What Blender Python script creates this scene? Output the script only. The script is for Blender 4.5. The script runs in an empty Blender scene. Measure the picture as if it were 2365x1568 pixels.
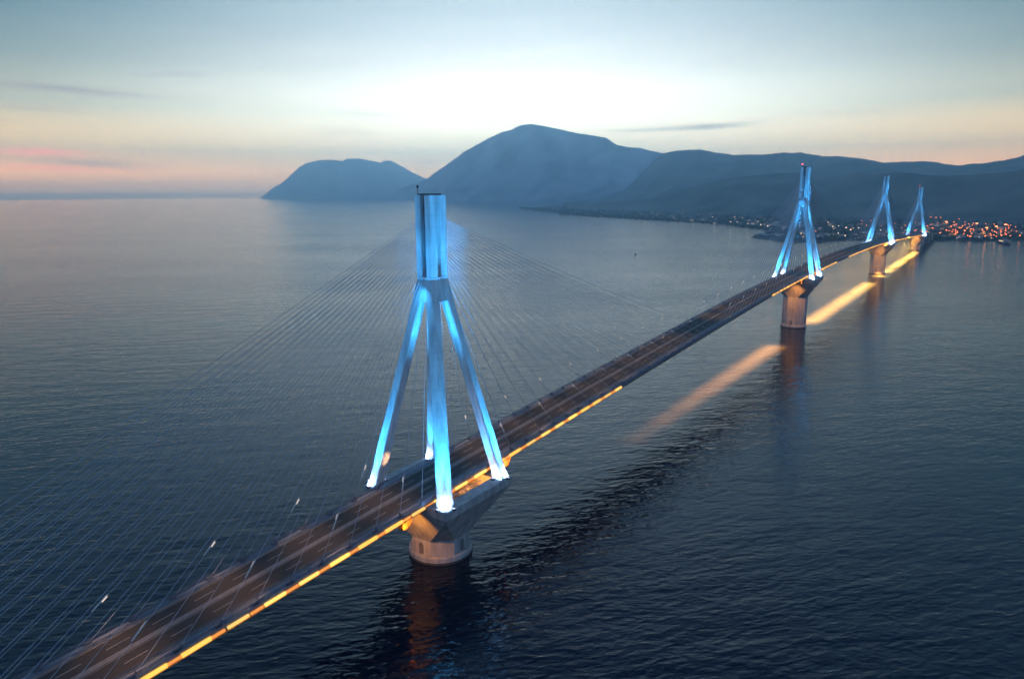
import bpy, bmesh, math, random
from mathutils import Vector, Matrix, noise

random.seed(7)
R = math.radians
scn = bpy.context.scene
COL = scn.collection

# ------------------------------------------------------------------ camera
cam_d = bpy.data.cameras.new('camera')
cam_o = bpy.data.objects.new('camera', cam_d)
COL.objects.link(cam_o)
CAM = Vector((170.43, -189.30, 140.37))
cx = Vector((0.8156512, 0.5785097, -0.0062957))
cy = Vector((-0.1165778, 0.1750044, 0.9776416))
cz = Vector((0.5666770, -0.7966806, 0.2101839))
cam_o.matrix_world = Matrix(((cx.x, cy.x, cz.x, CAM.x), (cx.y, cy.y, cz.y, CAM.y), (cx.z, cy.z, cz.z, CAM.z), (0, 0, 0, 1)))
cam_d.sensor_width = 36.0
cam_d.lens = 36.0 * 1590.09 / 2365.0
cam_d.clip_start = 1.0
cam_d.clip_end = 120000.0
scn.camera = cam_o

# ------------------------------------------------------------------ render and view
scn.view_settings.view_transform = 'Standard'
scn.view_settings.look = 'None'
scn.view_settings.exposure = 0.0
scn.view_settings.gamma = 1.0
scn.view_settings.use_curve_mapping = False
scn.render.engine = 'CYCLES'
cy_ = scn.cycles
cy_.use_denoising = True
cy_.use_adaptive_sampling = True
cy_.adaptive_threshold = 0.025
cy_.adaptive_min_samples = 32
cy_.max_bounces = 7
cy_.diffuse_bounces = 2
cy_.glossy_bounces = 3
cy_.transmission_bounces = 2
cy_.volume_bounces = 3
cy_.sample_clamp_indirect = 4.0
cy_.sample_clamp_direct = 0.0
cy_.use_light_tree = True
cy_.filter_width = 1.6

# ------------------------------------------------------------------ sky: dusk afterglow behind the mountain
SUN_AZ = R(34.6)                       # towards the west, left of +Y
FW = (-math.sin(SUN_AZ), math.cos(SUN_AZ))
RT = (math.cos(SUN_AZ), math.sin(SUN_AZ))
world = bpy.data.worlds.new('World')
scn.world = world
world.use_nodes = True
wt = world.node_tree
wt.nodes.clear()


def nd(t, typ, **kw):
    n = t.nodes.new(typ)
    for k, v in kw.items():
        setattr(n, k, v)
    return n


def mth(t, op, a, b=None, c=None, clamp=False):
    n = t.nodes.new('ShaderNodeMath')
    n.operation = op
    n.use_clamp = clamp
    for i, v in enumerate((a, b, c)):
        if v is None:
            continue
        if isinstance(v, (int, float)):
            n.inputs[i].default_value = v
        else:
            t.links.new(v, n.inputs[i])
    return n.outputs[0]


def mixc(t, f, a, b, mode='MIX'):
    n = t.nodes.new('ShaderNodeMix')
    n.data_type = 'RGBA'
    n.blend_type = mode
    n.clamp_result = False
    if isinstance(f, (int, float)):
        n.inputs[0].default_value = f
    else:
        t.links.new(f, n.inputs[0])
    for s, v in ((n.inputs[6], a), (n.inputs[7], b)):
        if isinstance(v, (tuple, list)):
            s.default_value = (v[0], v[1], v[2], 1.0)
        else:
            t.links.new(v, s)
    return n.outputs[2]


def ramp(t, fac, stops, interp='LINEAR'):
    n = t.nodes.new('ShaderNodeValToRGB')
    e = n.color_ramp.elements
    n.color_ramp.interpolation = interp
    while len(e) > 1:
        e.remove(e[-1])
    e[0].position = stops[0][0]
    e[0].color = (*stops[0][1], 1.0)
    for pos, c in stops[1:]:
        x = e.new(pos)
        x.color = (*c, 1.0)
    t.links.new(fac, n.inputs[0])
    return n.outputs[0]


tc = nd(wt, 'ShaderNodeTexCoord')
sep = nd(wt, 'ShaderNodeSeparateXYZ')
wt.links.new(tc.outputs['Generated'], sep.inputs[0])
dx, dy, dz = sep.outputs
el = mth(wt, 'MULTIPLY', mth(wt, 'ARCSINE', dz), 180 / math.pi)
cf = mth(wt, 'ADD', mth(wt, 'MULTIPLY', dx, FW[0]), mth(wt, 'MULTIPLY', dy, FW[1]))
cr = mth(wt, 'ADD', mth(wt, 'MULTIPLY', dx, RT[0]), mth(wt, 'MULTIPLY', dy, RT[1]))
az = mth(wt, 'MULTIPLY', mth(wt, 'ARCTAN2', cr, cf), 180 / math.pi)
aaz = mth(wt, 'ABSOLUTE', az)
# elevation mapped so that the low sky has room in the ramps: 0..1 <- sqrt(el/90)
elp = mth(wt, 'SQRT', mth(wt, 'DIVIDE', mth(wt, 'MAXIMUM', el, 0.0), 90.0))


def E(deg):
    return math.sqrt(deg / 90.0)


SKY_SUN = [(0.0, (2.9, 1.75, .90)), (E(1.2), (5.6, 3.5, 1.5)), (E(3), (5.2, 4.4, 2.55)), (E(5.5), (3.8, 3.65, 2.8)), (E(7.5), (2.8, 2.8, 2.4)), (E(9.5), (1.80, 1.85, 1.70)),
           (E(11.5), (1.22, 1.34, 1.32)), (E(13.5), (.88, 1.03, 1.05)), (E(16), (.82, 1.02, 1.12)), (E(24), (.70, 1.02, 1.28)), (E(32), (.31, .54, .86)), (E(45), (.075, .19, .40)), (1.0, (.022, .08, .21))]
SKY_SIDE = [(0.0, (1.3, .92, .60)), (E(.7), (4.2, 1.95, .70)), (E(1.6), (8.6, 3.6, .75)), (E(3.2), (5.4, 3.2, .85)), (E(6), (1.18, 1.06, .60)), (E(9), (.38, .46, .36)),
            (E(12.5), (.12, .25, .27)), (E(18), (.16, .33, .43)), (E(28), (.14, .32, .52)), (E(45), (.045, .135, .31)), (1.0, (.022, .08, .21))]
SKY_BACK = [(0.0, (.44, .54, .74)), (E(4), (.56, .66, .90)), (E(12), (.48, .68, 1.0)), (E(30), (.17, .35, .66)), (1.0, (.022, .08, .21))]
c_sun = ramp(wt, elp, SKY_SUN)
c_side = ramp(wt, elp, SKY_SIDE)
c_back = ramp(wt, elp, SKY_BACK)


def sstep(t, x, a, b):
    n = t.nodes.new('ShaderNodeMapRange')
    n.interpolation_type = 'SMOOTHSTEP'
    n.inputs['From Min'].default_value = a
    n.inputs['From Max'].default_value = b
    t.links.new(x, n.inputs['Value'])
    return n.outputs[0]


skyc = mixc(wt, sstep(wt, aaz, 0.0, 42.0), c_sun, c_side)
skyc = mixc(wt, sstep(wt, aaz, 42.0, 130.0), skyc, c_back)
# thin streaky cloud, stretched along the horizon
cmb = nd(wt, 'ShaderNodeCombineXYZ')
wt.links.new(mth(wt, 'MULTIPLY', az, 0.09), cmb.inputs[0])
wt.links.new(mth(wt, 'ADD', mth(wt, 'MULTIPLY', el, 0.75), mth(wt, 'MULTIPLY', az, -0.02)), cmb.inputs[1])
nz = nd(wt, 'ShaderNodeTexNoise')
nz.inputs['Scale'].default_value = 1.0
nz.inputs['Detail'].default_value = 6.0
nz.inputs['Roughness'].default_value = 0.6
wt.links.new(cmb.outputs[0], nz.inputs['Vector'])
nfac = nz.outputs['Fac']


def blob(a0, e0, sa, se, tilt, gain):
    da = mth(wt, 'SUBTRACT', az, a0)
    de = mth(wt, 'SUBTRACT', mth(wt, 'SUBTRACT', el, e0), mth(wt, 'MULTIPLY', da, tilt))
    de = mth(wt, 'ADD', de, mth(wt, 'MULTIPLY', mth(wt, 'SUBTRACT', nfac, 0.5), se * 3.0))
    q = mth(wt, 'ADD', mth(wt, 'POWER', mth(wt, 'ABSOLUTE', mth(wt, 'DIVIDE', da, sa)), 2.0), mth(wt, 'POWER', mth(wt, 'ABSOLUTE', mth(wt, 'DIVIDE', de, se)), 2.0))
    return mth(wt, 'MULTIPLY', mth(wt, 'EXPONENT', mth(wt, 'MULTIPLY', q, -1.0)), gain)


# azimuths here are relative to the afterglow (camera heading is just left of it)
OFF = -0.82
grey = None
for a in ((-31.5, 6.85, 4.6, .26, -.03, .62), (-24.6, 8.3, 2.6, .16, .05, .34), (-33.5, 5.55, 3.0, .2, -.02, .25), (15.6, 4.85, 3.2, .22, .03, .70),
          (10.8, 4.62, 3.6, .18, .02, .42), (-11.7, 5.9, 2.6, .2, -.06, .22), (-12.9, 4.6, 2.0, .24, 0, .22), (-6.6, 2.3, 1.2, .12, 0, .35), (-1.0, 5.3, 2.6, .14, -.07, .22), (-30.6, 2.1, 3.4, .30, -.04, .55), (24, 5.4, 4.0, .2, -.05, .18),
          (44, 6.5, 6, .4, .02, .4), (-52, 5.0, 7, .5, .02, .4)):
    b = blob(a[0] + OFF, *a[1:])
    grey = b if grey is None else mth(wt, 'ADD', grey, b)
pink = mth(wt, 'ADD', blob(-33.4 + OFF, 2.75, 2.4, .24, 0, .8), blob(-33.0 + OFF, 1.75, 3.5, .2, -.02, .5))
skyc = mixc(wt, mth(wt, 'MULTIPLY', grey, 0.8, clamp=True), skyc, (.60, .42, .44))
skyc = mixc(wt, mth(wt, 'MULTIPLY', pink, 0.95, clamp=True), skyc, (9.5, 2.2, 1.2))
var = mth(wt, 'ADD', mth(wt, 'MULTIPLY', nfac, 0.16), 0.92)
vs = nd(wt, 'ShaderNodeVectorMath', operation='SCALE')
wt.links.new(skyc, vs.inputs[0])
wt.links.new(var, vs.inputs['Scale'])
# the physical sky adds its share of the twilight
nish = nd(wt, 'ShaderNodeTexSky')
nish.sky_type = 'NISHITA'
nish.sun_disc = False
nish.sun_elevation = R(0.5)
nish.sun_rotation = -SUN_AZ
nish.altitude = 140.0
nsc = nd(wt, 'ShaderNodeVectorMath', operation='SCALE')
wt.links.new(nish.outputs[0], nsc.inputs[0])
nsc.inputs['Scale'].default_value = 0.012
add = nd(wt, 'ShaderNodeVectorMath', operation='ADD')
wt.links.new(vs.outputs[0], add.inputs[0])
wt.links.new(nsc.outputs[0], add.inputs[1])
bg = nd(wt, 'ShaderNodeBackground')
bg.inputs['Strength'].default_value = 1.0
wt.links.new(add.outputs[0], bg.inputs['Color'])
wo = nd(wt, 'ShaderNodeOutputWorld')
wt.links.new(bg.outputs[0], wo.inputs['Surface'])
world.cycles.sampling_method = 'MANUAL'
world.cycles.sample_map_resolution = 512

# ------------------------------------------------------------------ sun: already behind the mountain
sd = bpy.data.lights.new('sun', 'SUN')
sd.energy = 0.25
sd.angle = R(12)
sd.color = (1.0, .82, .66)
so = bpy.data.objects.new('sun', sd)
COL.objects.link(so)
se_ = R(0.5)
so.rotation_euler = Vector((-FW[0] * math.cos(se_), -FW[1] * math.cos(se_), -math.sin(se_))).to_track_quat('-Z', 'Y').to_euler()

# ------------------------------------------------------------------ lamp powers and air, tuned against the photograph
FLOOD_K = 5e5
FOOT_K = 1.5e4
HEAD_K = 1.2e4
PIER_K = 4.2e4
RECESS_K = 6.0e3
WASH_K = 30000.0
TOWN_K = 3.0e5
HAZE_COL = (.40, .72, 1.0, 1.0)
HAZE_D = 1.2e-4
HAZE_G = .74
ROAD_K = 2.8e3
WAVE_K = .42
LONG_K = 7e5
WATER_IOR = 1.34
WATER_R = .09

# ================================================================== helpers
class MB:
    """collects shapes; build() links them as one mesh object"""

    def __init__(s):
        s.v = []
        s.f = []

    def add(s, vs, fs):
        o = len(s.v)
        s.v += [tuple(v) for v in vs]
        s.f += [tuple(i + o for i in f) for f in fs]
        return s

    def box(s, x0, x1, y0, y1, z0, z1):
        return s.add([(x0, y0, z0), (x1, y0, z0), (x1, y1, z0), (x0, y1, z0), (x0, y0, z1), (x1, y0, z1), (x1, y1, z1), (x0, y1, z1)],
                     [(0, 3, 2, 1), (4, 5, 6, 7), (0, 1, 5, 4), (1, 2, 6, 5), (2, 3, 7, 6), (3, 0, 4, 7)])

    def loft(s, rings, cap=True):
        n = len(rings[0])
        vs = [v for r in rings for v in r]
        fs = []
        for k in range(len(rings) - 1):
            for i in range(n):
                j = (i + 1) % n
                fs.append((k * n + i, k * n + j, (k + 1) * n + j, (k + 1) * n + i))
        if cap:
            fs.append(tuple(range(n - 1, -1, -1)))
            fs.append(tuple((len(rings) - 1) * n + i for i in range(n)))
        return s.add(vs, fs)

    def tube(s, pts, r, n=6):
        rings = []
        for i, p in enumerate(pts):
            p = Vector(p)
            a = Vector(pts[max(i - 1, 0)])
            b = Vector(pts[min(i + 1, len(pts) - 1)])
            d = (b - a).normalized()
            u = d.cross(Vector((0, 0, 1)) if abs(d.z) < .95 else Vector((1, 0, 0))).normalized()
            w = d.cross(u)
            rr = r[i] if isinstance(r, (list, tuple)) else r
            rings.append([p + (u * math.cos(2 * math.pi * k / n) + w * math.sin(2 * math.pi * k / n)) * rr for k in range(n)])
        return s.loft(rings)

    def bar(s, a, b, w, h):
        a = Vector(a)
        b = Vector(b)
        d = (b - a).normalized()
        u = d.cross(Vector((0, 0, 1)) if abs(d.z) < .95 else Vector((1, 0, 0))).normalized() * (w / 2)
        q = d.cross(u).normalized() * (h / 2)
        return s.loft([[p + u + q, p - u + q, p - u - q, p + u - q] for p in (a, b)])

    def mesh(s, name):
        m = bpy.data.meshes.new(name)
        m.from_pydata(s.v, [], s.f)
        m.update()
        return m

    def build(s, name, mat, parent=None, smooth=False, fix=True):
        m = s.mesh(name)
        if fix:
            bm = bmesh.new()
            bm.from_mesh(m)
            bmesh.ops.recalc_face_normals(bm, faces=bm.faces)
            bm.to_mesh(m)
            bm.free()
        m.materials.append(mat)
        if smooth:
            for p in m.polygons:
                p.use_smooth = True
        return link(name, m, parent)


def link(name, mesh, parent=None, loc=(0, 0, 0), rz=0.0):
    o = bpy.data.objects.new(name, mesh)
    COL.objects.link(o)
    o.location = loc
    o.rotation_euler = (0, 0, rz)
    o.parent = parent
    return o


def empty(name, loc=(0, 0, 0), rz=0.0):
    o = link(name, None, None, loc, rz)
    return o


def tag(o, label, cat, group=None):
    o['label'] = label
    o['category'] = cat
    if group:
        o['group'] = group
    return o


def struct(o, label=None):
    o['kind'] = 'structure'
    if label:
        o['label'] = label
    return o


def copy_tree(o, parent=None):
    c = o.copy()
    COL.objects.link(c)
    c.parent = parent
    for ch in list(o.children):
        copy_tree(ch, c)
    return c


def lerp(a, b, t):
    return a + (b - a) * t


def interp(x, pts):
    if x <= pts[0][0]:
        return pts[0][1]
    for (x0, y0), (x1, y1) in zip(pts, pts[1:]):
        if x <= x1:
            return lerp(y0, y1, (x - x0) / (x1 - x0))
    return pts[-1][1]


# ================================================================== materials
def principled(name, col, rough=.7, metal=0.0, noise_amt=.18, scale=.4, bump=0.0, col2=None, detail=5, stretch=(1, 1, 1), spec=.3):
    m = bpy.data.materials.new(name)
    m.use_nodes = True
    t = m.node_tree
    b = t.nodes['Principled BSDF']
    b.inputs['Roughness'].default_value = rough
    b.inputs['Metallic'].default_value = metal
    b.inputs['Specular IOR Level'].default_value = spec
    g = nd(t, 'ShaderNodeNewGeometry')
    mp = nd(t, 'ShaderNodeMapping')
    mp.inputs['Scale'].default_value = stretch
    t.links.new(g.outputs['Position'], mp.inputs[0])
    n = nd(t, 'ShaderNodeTexNoise')
    n.inputs['Scale'].default_value = scale
    n.inputs['Detail'].default_value = detail
    t.links.new(mp.outputs[0], n.inputs['Vector'])
    lo = tuple(c * (1 - noise_amt) for c in col)
    hi = tuple(min(c * (1 + noise_amt), .95) for c in (col2 or col))
    c = ramp(t, n.outputs['Fac'], [(.3, lo), (.7, hi)])
    t.links.new(c, b.inputs['Base Color'])
    if bump:
        bp = nd(t, 'ShaderNodeBump')
        bp.inputs['Distance'].default_value = bump
        t.links.new(n.outputs['Fac'], bp.inputs['Height'])
        t.links.new(bp.outputs[0], b.inputs['Normal'])
    return m


def emissive(name, col, strength, sample=False):
    m = bpy.data.materials.new(name)
    m.use_nodes = True
    t = m.node_tree
    b = t.nodes['Principled BSDF']
    b.inputs['Base Color'].default_value = (.2, .2, .2, 1)
    b.inputs['Emission Color'].default_value = (*col, 1)
    b.inputs['Emission Strength'].default_value = strength
    m.cycles.emission_sampling = 'FRONT' if sample else 'NONE'
    return m


M = {}
M['concrete'] = principled('concrete', (.50, .50, .48), .8, scale=.5, noise_amt=.26, stretch=(1, 1, .12))
def add_joints(m, pitch):
    t = m.node_tree
    b = t.nodes['Principled BSDF']
    src = b.inputs['Base Color'].links[0].from_socket
    g = nd(t, 'ShaderNodeNewGeometry')
    s = nd(t, 'ShaderNodeSeparateXYZ')
    t.links.new(g.outputs['Position'], s.inputs[0])
    f = mth(t, 'FRACT', mth(t, 'DIVIDE', s.outputs[2], pitch))
    line = mth(t, 'LESS_THAN', f, .05)
    t.links.new(mixc(t, mth(t, 'MULTIPLY', line, .18), src, (.12, .12, .12)), b.inputs['Base Color'])


add_joints(M['concrete'], 4.4)
M['pier'] = principled('pier_concrete', (.37, .36, .345), .85, scale=.35, noise_amt=.3, stretch=(1, 1, .25), bump=.05)
M['tide'] = principled('wet_concrete', (.07, .07, .065), .5, scale=.8, noise_amt=.4)
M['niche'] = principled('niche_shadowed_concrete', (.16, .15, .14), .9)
M['dark'] = principled('dark_recess', (.05, .05, .055), .9)
M['steel'] = principled('blue_grey_steel', (.16, .19, .25), .5, metal=.2, scale=.6)
M['anchor'] = principled('anchor_steel', (.10, .16, .30), .5, metal=.3)
M['cable'] = principled('cable_sheath', (.40, .44, .49), .45, noise_amt=.05)
M['asphalt'] = principled('asphalt', (.050, .040, .034), .9, scale=.9, noise_amt=.08, col2=(.056, .046, .040), stretch=(1, .5, 1))
M['slab'] = principled('deck_concrete', (.20, .215, .25), .8, scale=.5, noise_amt=.2, stretch=(1, .2, 1))
M['barrier'] = principled('barrier_concrete', (.26, .235, .22), .8, scale=.6)
M['rail'] = principled('rail_steel', (.13, .14, .17), .5, metal=.4)
M['paint'] = principled('road_paint', (.42, .38, .32), .6, noise_amt=.2, scale=1.5)
M['ochre'] = principled('lamplit_ochre_steel', (.55, .27, .06), .6, scale=1.0)  # orange lamplight on the brackets put into the steel colour
M['damper'] = principled('damper_steel', (.55, .50, .46), .4, metal=.2)
M['girder_glow'] = emissive('lit_girder_glow', (1.0, .33, .03), 1.0, sample=True)  # orange-lit girder steel between the tubes, given as its own glow
M['lamp'] = emissive('cable_lamp_glow', (1.0, .78, .62), 1.0)
M['lampcase'] = principled('lamp_case', (.60, .56, .52), .5)
M['flood'] = emissive('floodlight_glass', (.62, .66, 1.0), 1.6)
M['beacon'] = emissive('red_beacon', (1.0, .05, .06), 14.0)
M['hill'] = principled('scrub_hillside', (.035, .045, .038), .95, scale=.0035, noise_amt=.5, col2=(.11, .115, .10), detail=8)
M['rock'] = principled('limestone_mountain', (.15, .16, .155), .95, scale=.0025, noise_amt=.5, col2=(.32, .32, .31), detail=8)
M['land'] = principled('coastal_land', (.045, .052, .042), .95, scale=.01, noise_amt=.5, col2=(.085, .080, .065), detail=8)
M['leaf'] = principled('tree_foliage', (.030, .045, .025), .9, scale=.08, noise_amt=.5)
M['wall'] = principled('house_render', (.40, .39, .38), .8, scale=.02, noise_amt=.2)
M['wall2'] = principled('house_render_ochre', (.28, .23, .20), .8, scale=.02, noise_amt=.2)
M['tiles'] = principled('roof_tiles', (.26, .13, .09), .85, scale=.4)
M['window'] = emissive('lit_window', (1.0, .62, .32), 3.0)
M['sodium'] = emissive('sodium_lamp', (1.0, .17, .04), 13.0)
M['whitelamp'] = emissive('white_lamp', (1.0, .66, .50), 9.0)
M['mastlamp'] = emissive('mast_lamp', (1.0, .30, .10), 14.0)
M['greenlit'] = emissive('lit_facade', (.30, .62, .62), 1.3)
M['hull'] = principled('dark_hull', (.03, .035, .05), .5)
M['pole'] = principled('lamp_pole', (.12, .12, .12), .6, metal=.3)


def water_material():
    m = bpy.data.materials.new('sea_water')
    m.use_nodes = True
    t = m.node_tree
    b = t.nodes['Principled BSDF']
    b.inputs['Base Color'].default_value = (.0042, .0082, .019, 1)
    b.inputs['Roughness'].default_value = WATER_R
    b.inputs['IOR'].default_value = WATER_IOR
    b.inputs['Specular IOR Level'].default_value = .5
    g = nd(t, 'ShaderNodeNewGeometry')

    def layer(angle, along, across, detail, rough, dist=0.0):
        mp = nd(t, 'ShaderNodeMapping')
        mp.inputs['Rotation'].default_value = (0, 0, -R(angle))
        t.links.new(g.outputs['Position'], mp.inputs[0])
        mp2 = nd(t, 'ShaderNodeMapping')
        mp2.inputs['Scale'].default_value = (1 / along, 1 / across, 1)
        t.links.new(mp.outputs[0], mp2.inputs[0])
        n = nd(t, 'ShaderNodeTexNoise')
        n.inputs['Scale'].default_value = 1.0
        n.inputs['Detail'].default_value = detail
        n.inputs['Roughness'].default_value = rough
        n.inputs['Distortion'].default_value = dist
        t.links.new(mp2.outputs[0], n.inputs['Vector'])
        return n.outputs['Fac']
    swell = layer(44, 42, 15, 2, .5)
    wave = layer(52, 8.0, 3.3, 2, .5, .3)
    chop = layer(34, 3.4, 1.5, 1, .5, .2)
    gust = layer(40, 700, 230, 4, .6)
    h = mth(t, 'ADD', mth(t, 'MULTIPLY', swell, 1.1), mth(t, 'MULTIPLY', wave, .68))
    h = mth(t, 'ADD', h, mth(t, 'MULTIPLY', chop, .22))
    bp = nd(t, 'ShaderNodeBump')
    bp.inputs['Distance'].default_value = 1.0
    t.links.new(mth(t, 'ADD', mth(t, 'MULTIPLY', sstep(t, gust, .3, .7), .42), WAVE_K), bp.inputs['Strength'])
    t.links.new(h, bp.inputs['Height'])
    t.links.new(bp.outputs[0], b.inputs['Normal'])
    return m


M['water'] = water_material()

# ================================================================== the sea
mb = MB()
N = 24 * 8
SEA_R = 21500.0
rings = [30, 120, 300, 700, 1500, 3000, 6000, 12000, SEA_R]
mb.v.append((CAM.x, CAM.y, 0))
for r in rings:
    for i in range(N):
        a = 2 * math.pi * i / N
        mb.v.append((CAM.x + r * math.cos(a), CAM.y + r * math.sin(a), 0))
for i in range(N):
    mb.f.append((0, 1 + i, 1 + (i + 1) % N))
for k in range(len(rings) - 1):
    for i in range(N):
        j = (i + 1) % N
        mb.f.append((1 + k * N + i, 1 + (k + 1) * N + i, 1 + (k + 1) * N + j, 1 + k * N + j))
sea = mb.build('sea', M['water'], fix=False)
struct(sea, 'dark blue rippled sea under the bridge')

# ================================================================== terrain
RIDGE_ISLAND = [(-15834,10952,-4),(-15724,11108,116),(-15623,11248,270),(-15504,11410,369),(-15387,11567,535),(-15210,11797,790),(-15105,11932,891),(-14894,12193,981),(-14643,12492,994),(-14498,12659,950),(-14421,12746,1018),(-14194,12999,1030),(-13962,13246,964),(-13805,13410,919),(-13739,13478,975),(-13601,13616,964),(-13399,13815,816),(-13193,14012,644),(-12938,14247,481),(-12455,14671,176),(-12092,14972,-85)]
RIDGE_MAIN = [(-10819,10456,-13),(-10362,10327,69),(-9818,10160,241),(-9375,10006,303),(-8938,9842,377),(-8507,9669,517),(-8068,9526,655),(-7770,9533,817),(-7475,9531,929),(-7184,9521,1037),(-6896,9503,1113),(-6707,9487,1137),(-6519,9468,1193),(-6286,9439,1205),(-6069,9425,1165),(-5755,9441,1096),(-5444,9448,1021),(-5137,9445,967),(-4910,9437,924),(-4819,9433,863),(-4720,9427,808),(-4534,9412,769),(-4315,9390,747),(-4099,9367,689),(-3753,9334,625),(-3149,9244,430),(-2513,9097,132),(-2211,9007,24)]
RIDGE_RANGE = [(-4150,7247,20),(-3867,7270,60),(-3537,7283,150),(-3322,7282,320),(-3161,7270,475),(-3051,7254,540),(-2887,7225,562),(-2727,7193,568),(-2569,7157,560),(-2413,7118,531),(-2210,7060,495),(-1967,6979,484),(-1780,6908,483),(-1622,6841,487),(-1468,6770,478),(-1339,6708,448),(-1255,6664,432),(-1141,6638,428),(-920,6579,400),(-742,6525,361),(-542,6453,360),(-415,6401,358),(-290,6347,333),(-199,6304,316),(-58,6231,327),(102,6138,341),(213,6067,371),(413,5989,399),(744,5917,397),(1469,5668,333)]
RIDGE_NEAR = [(-2642,4653,43),(-2274,4604,59),(-1963,4538,92),(-1599,4427,168),(-1263,4287,223),(-997,4275,239),(-744,4246,238),(-507,4202,223),(-288,4144,223),(-85,4074,205),(97,3996,217),(262,3910,231),(562,3858,228),(1046,3714,205)]


def mountain(name, ridge, front, back, label, seed, rough=1.0, sub=5, nt=26, mat='rock'):
    """a ridge line with spurs and gullies running down both flanks"""
    pts = []
    for a, b in zip(ridge, ridge[1:]):
        for k in range(sub):
            pts.append(Vector(a).lerp(Vector(b), k / sub))
    pts.append(Vector(ridge[-1]))
    m = MB()
    ns = len(pts)
    hmax = max(p.z for p in pts)
    for i, p in enumerate(pts):
        toward = Vector((CAM.x - p.x, CAM.y - p.y, 0)).normalized()
        for k in range(nt + 1):
            t = -1 + 2 * k / nt                      # +1 front foot .. -1 back foot
            w = front if t > 0 else back
            a = abs(t)
            prof = (1 - a) ** 1.25 * (1 - .25 * a)
            q = Vector((p.x, p.y, 0)) + toward * (t * w)
            z = max(p.z, 6) * prof
            n1 = noise.fractal(Vector((p.x / 900 + seed, p.y / 900, t * .55)), 1.0, 2.0, 5)
            n2 = noise.fractal(Vector((q.x / 350 + seed, q.y / 350, 3.1)), 1.0, 2.0, 4)
            amp = min(1, a * 5) * (1 - a) * 1.0
            z += (n1 * .22 + n2 * .09) * rough * p.z * amp
            z += noise.noise(Vector((p.x / 60 + seed, p.y / 60, 0))) * 5 * rough * (1 - a) * min(1, max(p.z, 0) / 200)
            if a > .97:
                z = -6
            m.v.append((q.x, q.y, z - 2))
    n = nt + 1
    for i in range(ns - 1):
        for k in range(nt):
            m.f.append((i * n + k, i * n + k + 1, (i + 1) * n + k + 1, (i + 1) * n + k))
    o = m.build(name, M[mat], smooth=True)
    return struct(o, label)


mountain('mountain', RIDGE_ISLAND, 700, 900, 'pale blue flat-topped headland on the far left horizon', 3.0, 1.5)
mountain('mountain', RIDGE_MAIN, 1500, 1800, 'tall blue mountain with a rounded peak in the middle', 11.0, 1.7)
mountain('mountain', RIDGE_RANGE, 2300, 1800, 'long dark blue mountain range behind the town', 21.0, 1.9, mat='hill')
mountain('hills', RIDGE_NEAR, 900, 1100, 'low dark foothills above the coastal town', 31.0, 1.8, mat='hill')

SHORE = [(-3124,4594),(-2561,4022),(-2218,3739),(-2028,3456),(-1574,3136),(-1234,2934),(-861,2723),(-709,2593),(-603,2464),(-511,2348),(-424,2037),(-351,1835),(-296,1790),(-243,1878),(-202,1942),(-153,2012),(-46,2032),(24,2054),(94,2074),(151,2127),(213,2183),(295,2211),(429,2215),(800,2300),(1500,2350)]


def polar(x, y):
    return math.atan2(x - CAM.x, y - CAM.y), math.hypot(x - CAM.x, y - CAM.y)


SH_P = [polar(*s) for s in SHORE]


def ground(x, y):
    a, r = polar(x, y)
    d = r - interp(a, SH_P)
    if d < 0:
        return 0.5
    return 1.5 + min(d, 300) * .012 + max(0, d - 300) * .004 + noise.noise(Vector((x / 120, y / 120, 0))) * 2.0 * min(1, d / 200)


mb = MB()
fine = []
for (x0, y0), (x1, y1) in zip(SHORE, SHORE[1:]):
    for k in range(8):
        t = k / 8
        j = noise.noise(Vector((lerp(x0, x1, t) / 60, lerp(y0, y1, t) / 60, 5))) * 14
        fine.append((lerp(x0, x1, t), lerp(y0, y1, t) + j))
fine.append(SHORE[-1])
deps = [-25, 0, 10, 30, 70, 130, 220, 340, 500, 700, 950, 1300, 1800, 2500, 3600]
for i, (x, y) in enumerate(fine):
    a, r = polar(x, y)
    lim = interp(i / 8.0, [(0, 90), (1, 900), (2, 1900), (3, 3600)])
    for d in deps:
        d2 = min(d, lim) if d > 0 else d
        qx, qy = CAM.x + math.sin(a) * (r + d2), CAM.y + math.cos(a) * (r + d2)
        z = -4 if d < 0 else 1.3 + min(d2, 300) * .012 + max(0, d2 - 300) * .004 + noise.noise(Vector((qx / 120, qy / 120, 0))) * 2.0 * min(1, d2 / 200)
        mb.v.append((qx, qy, z))
nd_ = len(deps)
for i in range(len(fine) - 1):
    for k in range(nd_ - 1):
        mb.f.append((i * nd_ + k, i * nd_ + k + 1, (i + 1) * nd_ + k + 1, (i + 1) * nd_ + k))
struct(mb.build('coastal_plain', M['land'], smooth=True), 'dark coastal plain with a town along the shore')

SPIT = [(-462, 1950), (-440, 1915), (-418, 1893), (-384, 1852), (-352, 1830), (-300, 1800), (-330, 1960), (-390, 2060), (-430, 2075), (-447, 2040), (-456, 1995)]
cxs = sum(p[0] for p in SPIT) / len(SPIT)
cys = sum(p[1] for p in SPIT) / len(SPIT)
mb = MB()
mb.loft([[(lerp(x, cxs, t), lerp(y, cys, t), z) for x, y in SPIT] for t, z in ((0, -3), (.06, 1.0), (.22, 3.0), (.6, 4.2), (.97, 4.6))])
struct(mb.build('headland_spit', M['land']), 'low dark spit of land with an old fort')

# scrub and trees along the coast: far too many and too small to count
mb = MB()
rs = random.Random(5)


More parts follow.
